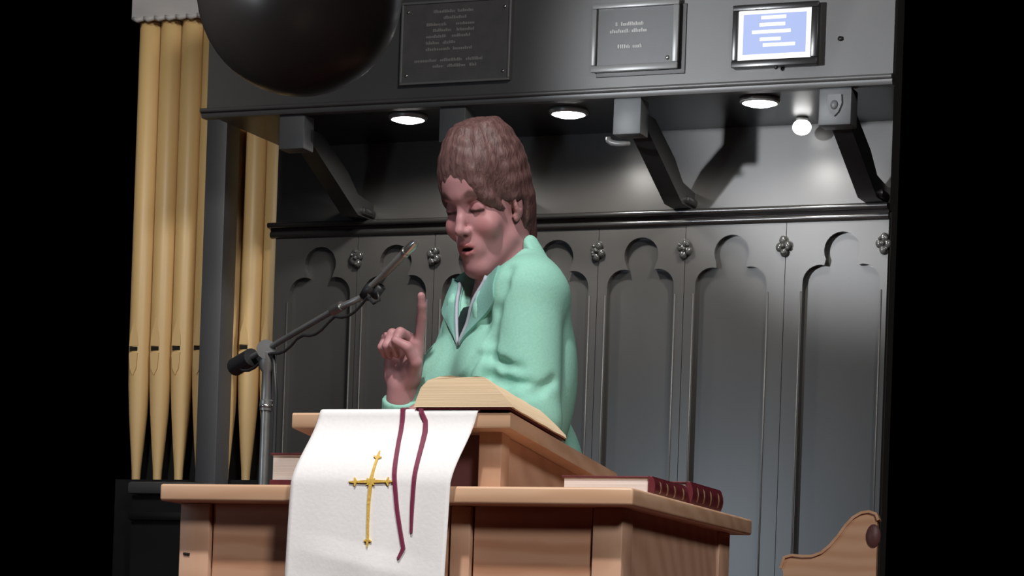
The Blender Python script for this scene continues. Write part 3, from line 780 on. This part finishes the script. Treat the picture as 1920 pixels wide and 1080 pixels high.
for sx in (-1, 1):
    paint(.85*near([(sx*1.3, 8.5, 2.1), (sx*3.0, 8.4, 2.55), (sx*4.8, 6.9, 2.0)], .45, .35), (.085, .042, .038))
    paint(1.0*near([(sx*1.8, 7.6, -.5), (sx*3.1, 7.95, -.62), (sx*4.6, 7.1, -.55)], .22, .22), (.05, .022, .022))
    paint(.5*near([(sx*2.0, 7.5, .35), (sx*3.2, 7.7, .5), (sx*4.4, 7.1, .3)], .5, .5), (.30, .11, .12))
    paint(1.0*near([(sx*.62, 9.3, -4.35), (sx*.62, 9.0, -4.3)], .3, .2), (.10, .03, .03))
ca = me.color_attributes.new('tone', 'FLOAT_COLOR', 'POINT')
ca.data.foreach_set('color', np.concatenate([col, np.ones((len(co), 1))], 1).astype(f4).ravel())
tag(person, 'woman with short brown hair in a mint green jacket, looking down, raising a pointing finger', 'person')

# ---- hair: short, full crown, fringe swept to the sides
HV = Vol(HO-.155, HO+.165, .0022)
def ve(c, r, k=.5, mode='u'): HV.ell(H(*c), np.array(r)*HS*np.array([KL, KF, KU]), HM, k*HS, mode)
def vc(a, b, ra, rb, k=.5, mode='u'): HV.cone(H(*a), H(*b), ra*HS*.9, rb*HS*.9, k*HS, mode)
ve((0, -1.1, 4.4), (7.9, 9.2, 8.9), .5)
ve((0, -3.6, -1.5), (7.7, 6.6, 6.5), 2)
ve((0, -6.2, -6.5), (5.6, 3.6, 4.5), 2)
ve((0, 3.8, 6.8), (6.0, 4.0, 4.0), 2)
def hairline(l): return 5.1-np.where(l < -.5, 1.08, .95)*np.sqrt((l+.5)**2+.3)
ve((0, -.5, 10.9), (5.2, 5.6, 2.9), 1.5)
def face_cut(X, Y, Z):
    dx, dy, dz = (X-HO[0])/HS, (Y-HO[1])/HS, (Z-HO[2])/HS
    l = (dx*hl[0]+dy*hl[1]+dz*hl[2])/KL; f = (dx*hf[0]+dy*hf[1]+dz*hf[2])/KF; u = (dx*hu[0]+dy*hu[1]+dz*hu[2])/KU
    a = np.maximum(u-hairline(l), 1.6-f)*.75                  # face opening
    b = np.maximum(np.maximum(u+.2, -2.6-f), 5.2-np.abs(l))   # over the ears
    c_ = np.maximum(u+6.5+0*l, -3.2-f)                        # below the ears, neck front
    return np.minimum(np.minimum(a, b), c_)*HS
HV.add(face_cut, HO-.16, HO+.16, .5*HS, 's')
rr = random.Random(11)
def fs(l, u):  # front surface of the hair
    return -1.3+9.9*max(.05, 1-(l/8.3)**2-((u-3.4)/10.4)**2)**.5
# fringe: locks swept forward from the crown and out to both sides
for k in range(21):
    l = -6.6+13.0*k/20
    lp_ = -.5+(l+.5)*.35
    ue = float(hairline(l))+.25*sin(k*2.3)
    P_ = []
    for q_ in range(7):
        g = q_/6
        lg = lp_+(l-lp_)*g**1.4; ug = 11.8+(ue-11.8)*g**1.15
        P_.append((lg, fs(lg, ug)-.55+.15*sin(k*1.9), ug))
    for i in range(6): vc(P_[i], P_[i+1], .85-.55*(i/6)**2, .85-.55*((i+1)/6)**2, 1.0)
# sides and back, falling from the crown
for k in range(22):
    th = 1.2+k*(2*pi-2.4)/21
    u1 = -8.0 if abs(th-pi) < 1.0 else (.4 if abs(th-pi) > 1.5 else -3.5)
    P_ = []
    for q_ in range(7):
        g = q_/6; u = 12.4+(u1-12.4)*g**1.3
        e = max(.0, 1-(max(u-3.5, 0)/10.3)**2)**.5*(1 if u > -1 else 1-.035*(-1-u))
        P_.append((7.5*e*sin(th+.12*g), -1.2+8.0*e*cos(th+.12*g)-(0 if u > -1 else 0), u))
    for i in range(6): vc(P_[i], P_[i+1], .85, .75, .9)
# strand relief over the whole volume
n_ = HV.n; ax = [(HV.lo[i]+np.arange(n_[i])*HV.h).astype(f4) for i in range(3)]
X, Y, Z = np.meshgrid(*ax, indexing='ij', sparse=True)
dx, dy, dz = (X-HO[0])/HS, (Y-HO[1])/HS, (Z-HO[2])/HS
l = dx*hl[0]+dy*hl[1]+dz*hl[2]; f = dx*hf[0]+dy*hf[1]+dz*hf[2]+1.5; u = dx*hu[0]+dy*hu[1]+dz*hu[2]
th = np.arctan2(l, f)
HV.D += (.0004*np.sin(th*22+u*.25+1.0*np.sin(u*.3))+.00035*np.sin(th*47+u*.3+1.5*np.sin(u*.2+th*3))).astype(f4)
me, p = HV.mesh('hair')
HAIR = noise_mat('brown_hair', (.075, .036, .034), (.15, .080, .076), (30, 30, 9), .52, .4, 6, .6, 0, 5.0, 1.2)
hair = link('hair', me, HAIR, person, True)

# ---- clothes
J = Vol((-.26, 4.38, .78), (.26, 5.04, 1.50), .0036)
J.cone(SHL, ELL, .0585, .050, .018); J.cone(ELL, WRL*.93+ELL*.07, .050, .038, .012)
J.cone(SHR, ELR, .056, .048, .018); J.cone(ELR, WRR*.95+ELR*.05, .046, .034, .012)
for W_, E_ in ((WRR, ELR), (WRL, ELL)):     # cuffs end square to the forearm
    d_ = (W_-E_)/np.linalg.norm(W_-E_); o_ = np.cross(d_, [0.3, .2, .9]); o_ /= np.linalg.norm(o_)
    J.box(W_*.88+E_*.12+d_*.05, (.05, .07, .07), .001, [d_, o_, np.cross(d_, o_)], .003, 's')
J.ell(T(0, 0, 1.24), (.152, .100, .195), TM); J.ell(T(0, .002, 1.05)+BACK*.8, (.134, .098, .18), TM, .03)
J.ell(T(0, -.006, .88)+BACK, (.166, .112, .12), TM, .03)
for sx in (-1, 1): J.ell(T(sx*.066, .068, 1.235), (.064, .058, .066), TM, .035)
J.cone(T(-.095, .0, 1.345), T(.100, .005, 1.366), .046, .050, .03)
J.cone(T(-.05, -.02, 1.39), T(.06, -.02, 1.395), .038, .040, .03)
# collar standing round the neck
ring = [(.044, .086, 1.368), (.060, .058, 1.405), (.060, .022, 1.438), (.042, -.008, 1.462), (0, -.022, 1.472), (-.042, -.008, 1.462), (-.058, .022, 1.436), (-.060, .054, 1.402), (-.044, .080, 1.364)]
J.chain([tuple(T(*p)) for p in ring], .0115, .010); J.chain([tuple(T(p[0]*1.12, p[1]*1.05-.004, p[2]-.022)) for p in ring], .013, .012)
J.chain([tuple(T(p[0]*1.22, p[1]*1.08-.010, p[2]-.040)) for p in ring], .014, .014)
J.cone(T(.048, -.004, 1.438), SHL+np.array([0, 0, .012]), .018, .046, .03)
def vcut(X, Y, Z):
    dx, dy = X-TO[0], Y-TO[1]
    l = dx*tl[0]+dy*tl[1]; f = dx*tf[0]+dy*tf[1]
    w = np.clip((Z-1.285)/.11, 0, 1.3)*.050
    return np.maximum(np.maximum(np.abs(l-.010)-w, .010-f+0*Z), 1.285-Z)
J.add(vcut, TO+(-.2, -.25, 1.15), TO+(.2, .25, 1.5), .006, 's')
J.cone(T(0, .0, 1.39), H(0, -2.0, -6.5), .052, .049, .008, 's')
# creases pressed into the cloth where the sleeve meets the chest, soft ridges inside the elbow
def skin_of(x, z):
    ys = np.arange(4.40, 4.80, .002); ix = np.clip(((np.stack([np.full(len(ys), x), ys, np.full(len(ys), z)], 1)-J.lo)/J.h).round().astype(int), 0, J.n-1)
    d = J.D[ix[:, 0], ix[:, 1], ix[:, 2]]; k = int(np.argmax(d < 0)); return (x, ys[k], z)
for pts, r_, md in (([(-.006, 1.400), (-.015, 1.372), (-.024, 1.335), (-.030, 1.285), (-.034, 1.235), (-.033, 1.200)], .0052, 's'),
                    ([(-.030, 1.262), (-.010, 1.246), (.018, 1.240)], .0036, 's'),
                    ([(-.030, 1.228), (-.004, 1.216), (.036, 1.214)], .0040, 's'),
                    ([(.070, 1.222), (.050, 1.205), (.020, 1.190)], .0036, 's'),
                    ([(-.052, 1.262), (-.072, 1.225), (-.090, 1.205)], .0040, 's')):
    J.chain([skin_of(*q_) for q_ in pts], [r_]*(len(pts)-1)+[r_*.3], .016, md)
# raised lapels: bands laid along the V
fr_cache = {}
def front(l, u):
    fs = np.linspace(.20, .0, 81); pts = np.array([T(l, f, u) for f in fs])
    ix = np.clip(((pts-J.lo)/J.h).round().astype(int), 0, J.n-1); d = J.D[ix[:, 0], ix[:, 1], ix[:, 2]]
    k = np.argmax(d < 0); return fs[k] if d[k] < 0 else .05
lap = []
for sx in (1, -1):
    V_ = []
    for u in np.linspace(1.287, 1.397, 15):
        w = (u-1.285)/.11*.050
        wl = .014+(.056 if sx > 0 else .038)*min(1, (u-1.287)/.05)
        if u > 1.345: wl *= max(.6, 1-(u-1.345)*8)
        V_.append([(.010+sx*(w+.001+wl*g), u+.012*g) for g in np.linspace(0, 1, 6)])
    lap.append(V_)
lapm = []
for V_ in lap:
    Fm = np.array([[front(l, u) for l, u in row] for row in V_])
    for _ in range(6):
        Fp = np.pad(Fm, 1, mode='edge'); Fm = (Fp[1:-1, 1:-1]*2+Fp[:-2, 1:-1]+Fp[2:, 1:-1]+Fp[1:-1, :-2]+Fp[1:-1, 2:])/6
    lapm.append([[T(l, Fm[r_][g]+.0075-.002*abs(g/5-.5), u) for g, (l, u) in enumerate(row)] for r_, row in enumerate(V_)])
me, p = J.mesh('jacket')
JACK = noise_mat('mint_jacket', (.255, .53, .435), (.29, .58, .48), (260, 260, 260), .78, .25, 3, .12)
JACKD = noise_mat('mint_lapel_shaded', (.215, .46, .40), (.245, .50, .44), (260, 260, 260), .7, .25, 3, .1)  # darker copy of the jacket mint, lapel shade put into the colour
jacket = link('jacket', me, JACK, person, True)
for rows in lapm:
    b = MB(); off = -.006*tf
    A = [[b.bm.verts.new(v) for v in r] for r in rows]; Bk = [[b.bm.verts.new(v+off) for v in r] for r in rows]
    nr, ncx = len(A), len(A[0])
    for i in range(nr-1):
        for j in range(ncx-1):
            b.bm.faces.new([A[i][j], A[i+1][j], A[i+1][j+1], A[i][j+1]]); b.bm.faces.new([Bk[i][j], Bk[i][j+1], Bk[i+1][j+1], Bk[i+1][j]])
        for j in (0, ncx-1): b.bm.faces.new([A[i][j], A[i+1][j], Bk[i+1][j], Bk[i][j]])
    for i in (0, nr-1):
        for j in range(ncx-1): b.bm.faces.new([A[i][j], A[i][j+1], Bk[i][j+1], Bk[i][j]])
    lp = b.build('lapel', JACKD, jacket, 50)
    b = MB(); b.tube([r[0]+.001*tf for r in rows], .0032, 8)
    b.build('lapel_edging', mat('grey_edging', (.36, .40, .46), .6), jacket, True)
# dark top under the jacket
V2 = Vol((-.2, 4.45, 1.05), (.12, 4.85, 1.45), .004)
V2.ell(T(0, 0, 1.24), (.136, .087, .183), TM)
V2.ell(T(0, .05, 1.30), (.06, .045, .06), TM, .03)
V2.cone(T(-.09, .0, 1.37), T(.09, .0, 1.375), .0445, .0445, .03)
V2.cone(T(0, .02, 1.35), T(0, .045, 1.44), .052, .036, .01, 's')
me, p = V2.mesh('blouse'); link('blouse', me, BLOUSE, person, True)
# trousers and shoes (behind the pulpit)
V3 = Vol((-.26, 4.42, .04), (.30, 5.15, 1.0), .007)
V3.ell(T(0, -.006, .90)+BACK, (.158, .106, .10), TM)
for sx in (-1, 1):
    V3.cone(T(sx*.085, 0, .86)+BACK, T(sx*.085, .005, .50)+BACK*1.15, .082, .060, .02); V3.cone(T(sx*.085, .005, .50)+BACK*1.15, T(sx*.085, -.01, .07)+BACK*1.3, .060, .054, .02)
me, p = V3.mesh('trousers'); link('trousers', me, TROUSER, person, True)
for sx in (-1, 1):
    V4 = Vol((-.34, 4.40, -.01), (.36, 5.2, .12), .005)
    V4.ell(T(sx*.085, .06, .032)+BACK*1.3, (.043, .125, .034), TM); V4.ell(T(sx*.085, -.02, .055)+BACK*1.3, (.038, .055, .050), TM, .02)
    V4.box(T(sx*.085, .05, -.05)+BACK*1.3, (.2, .3, .05), .001, TM, .004, 's')
    me, p = V4.mesh('shoe'); link('shoe', me, SHOE, person, True)
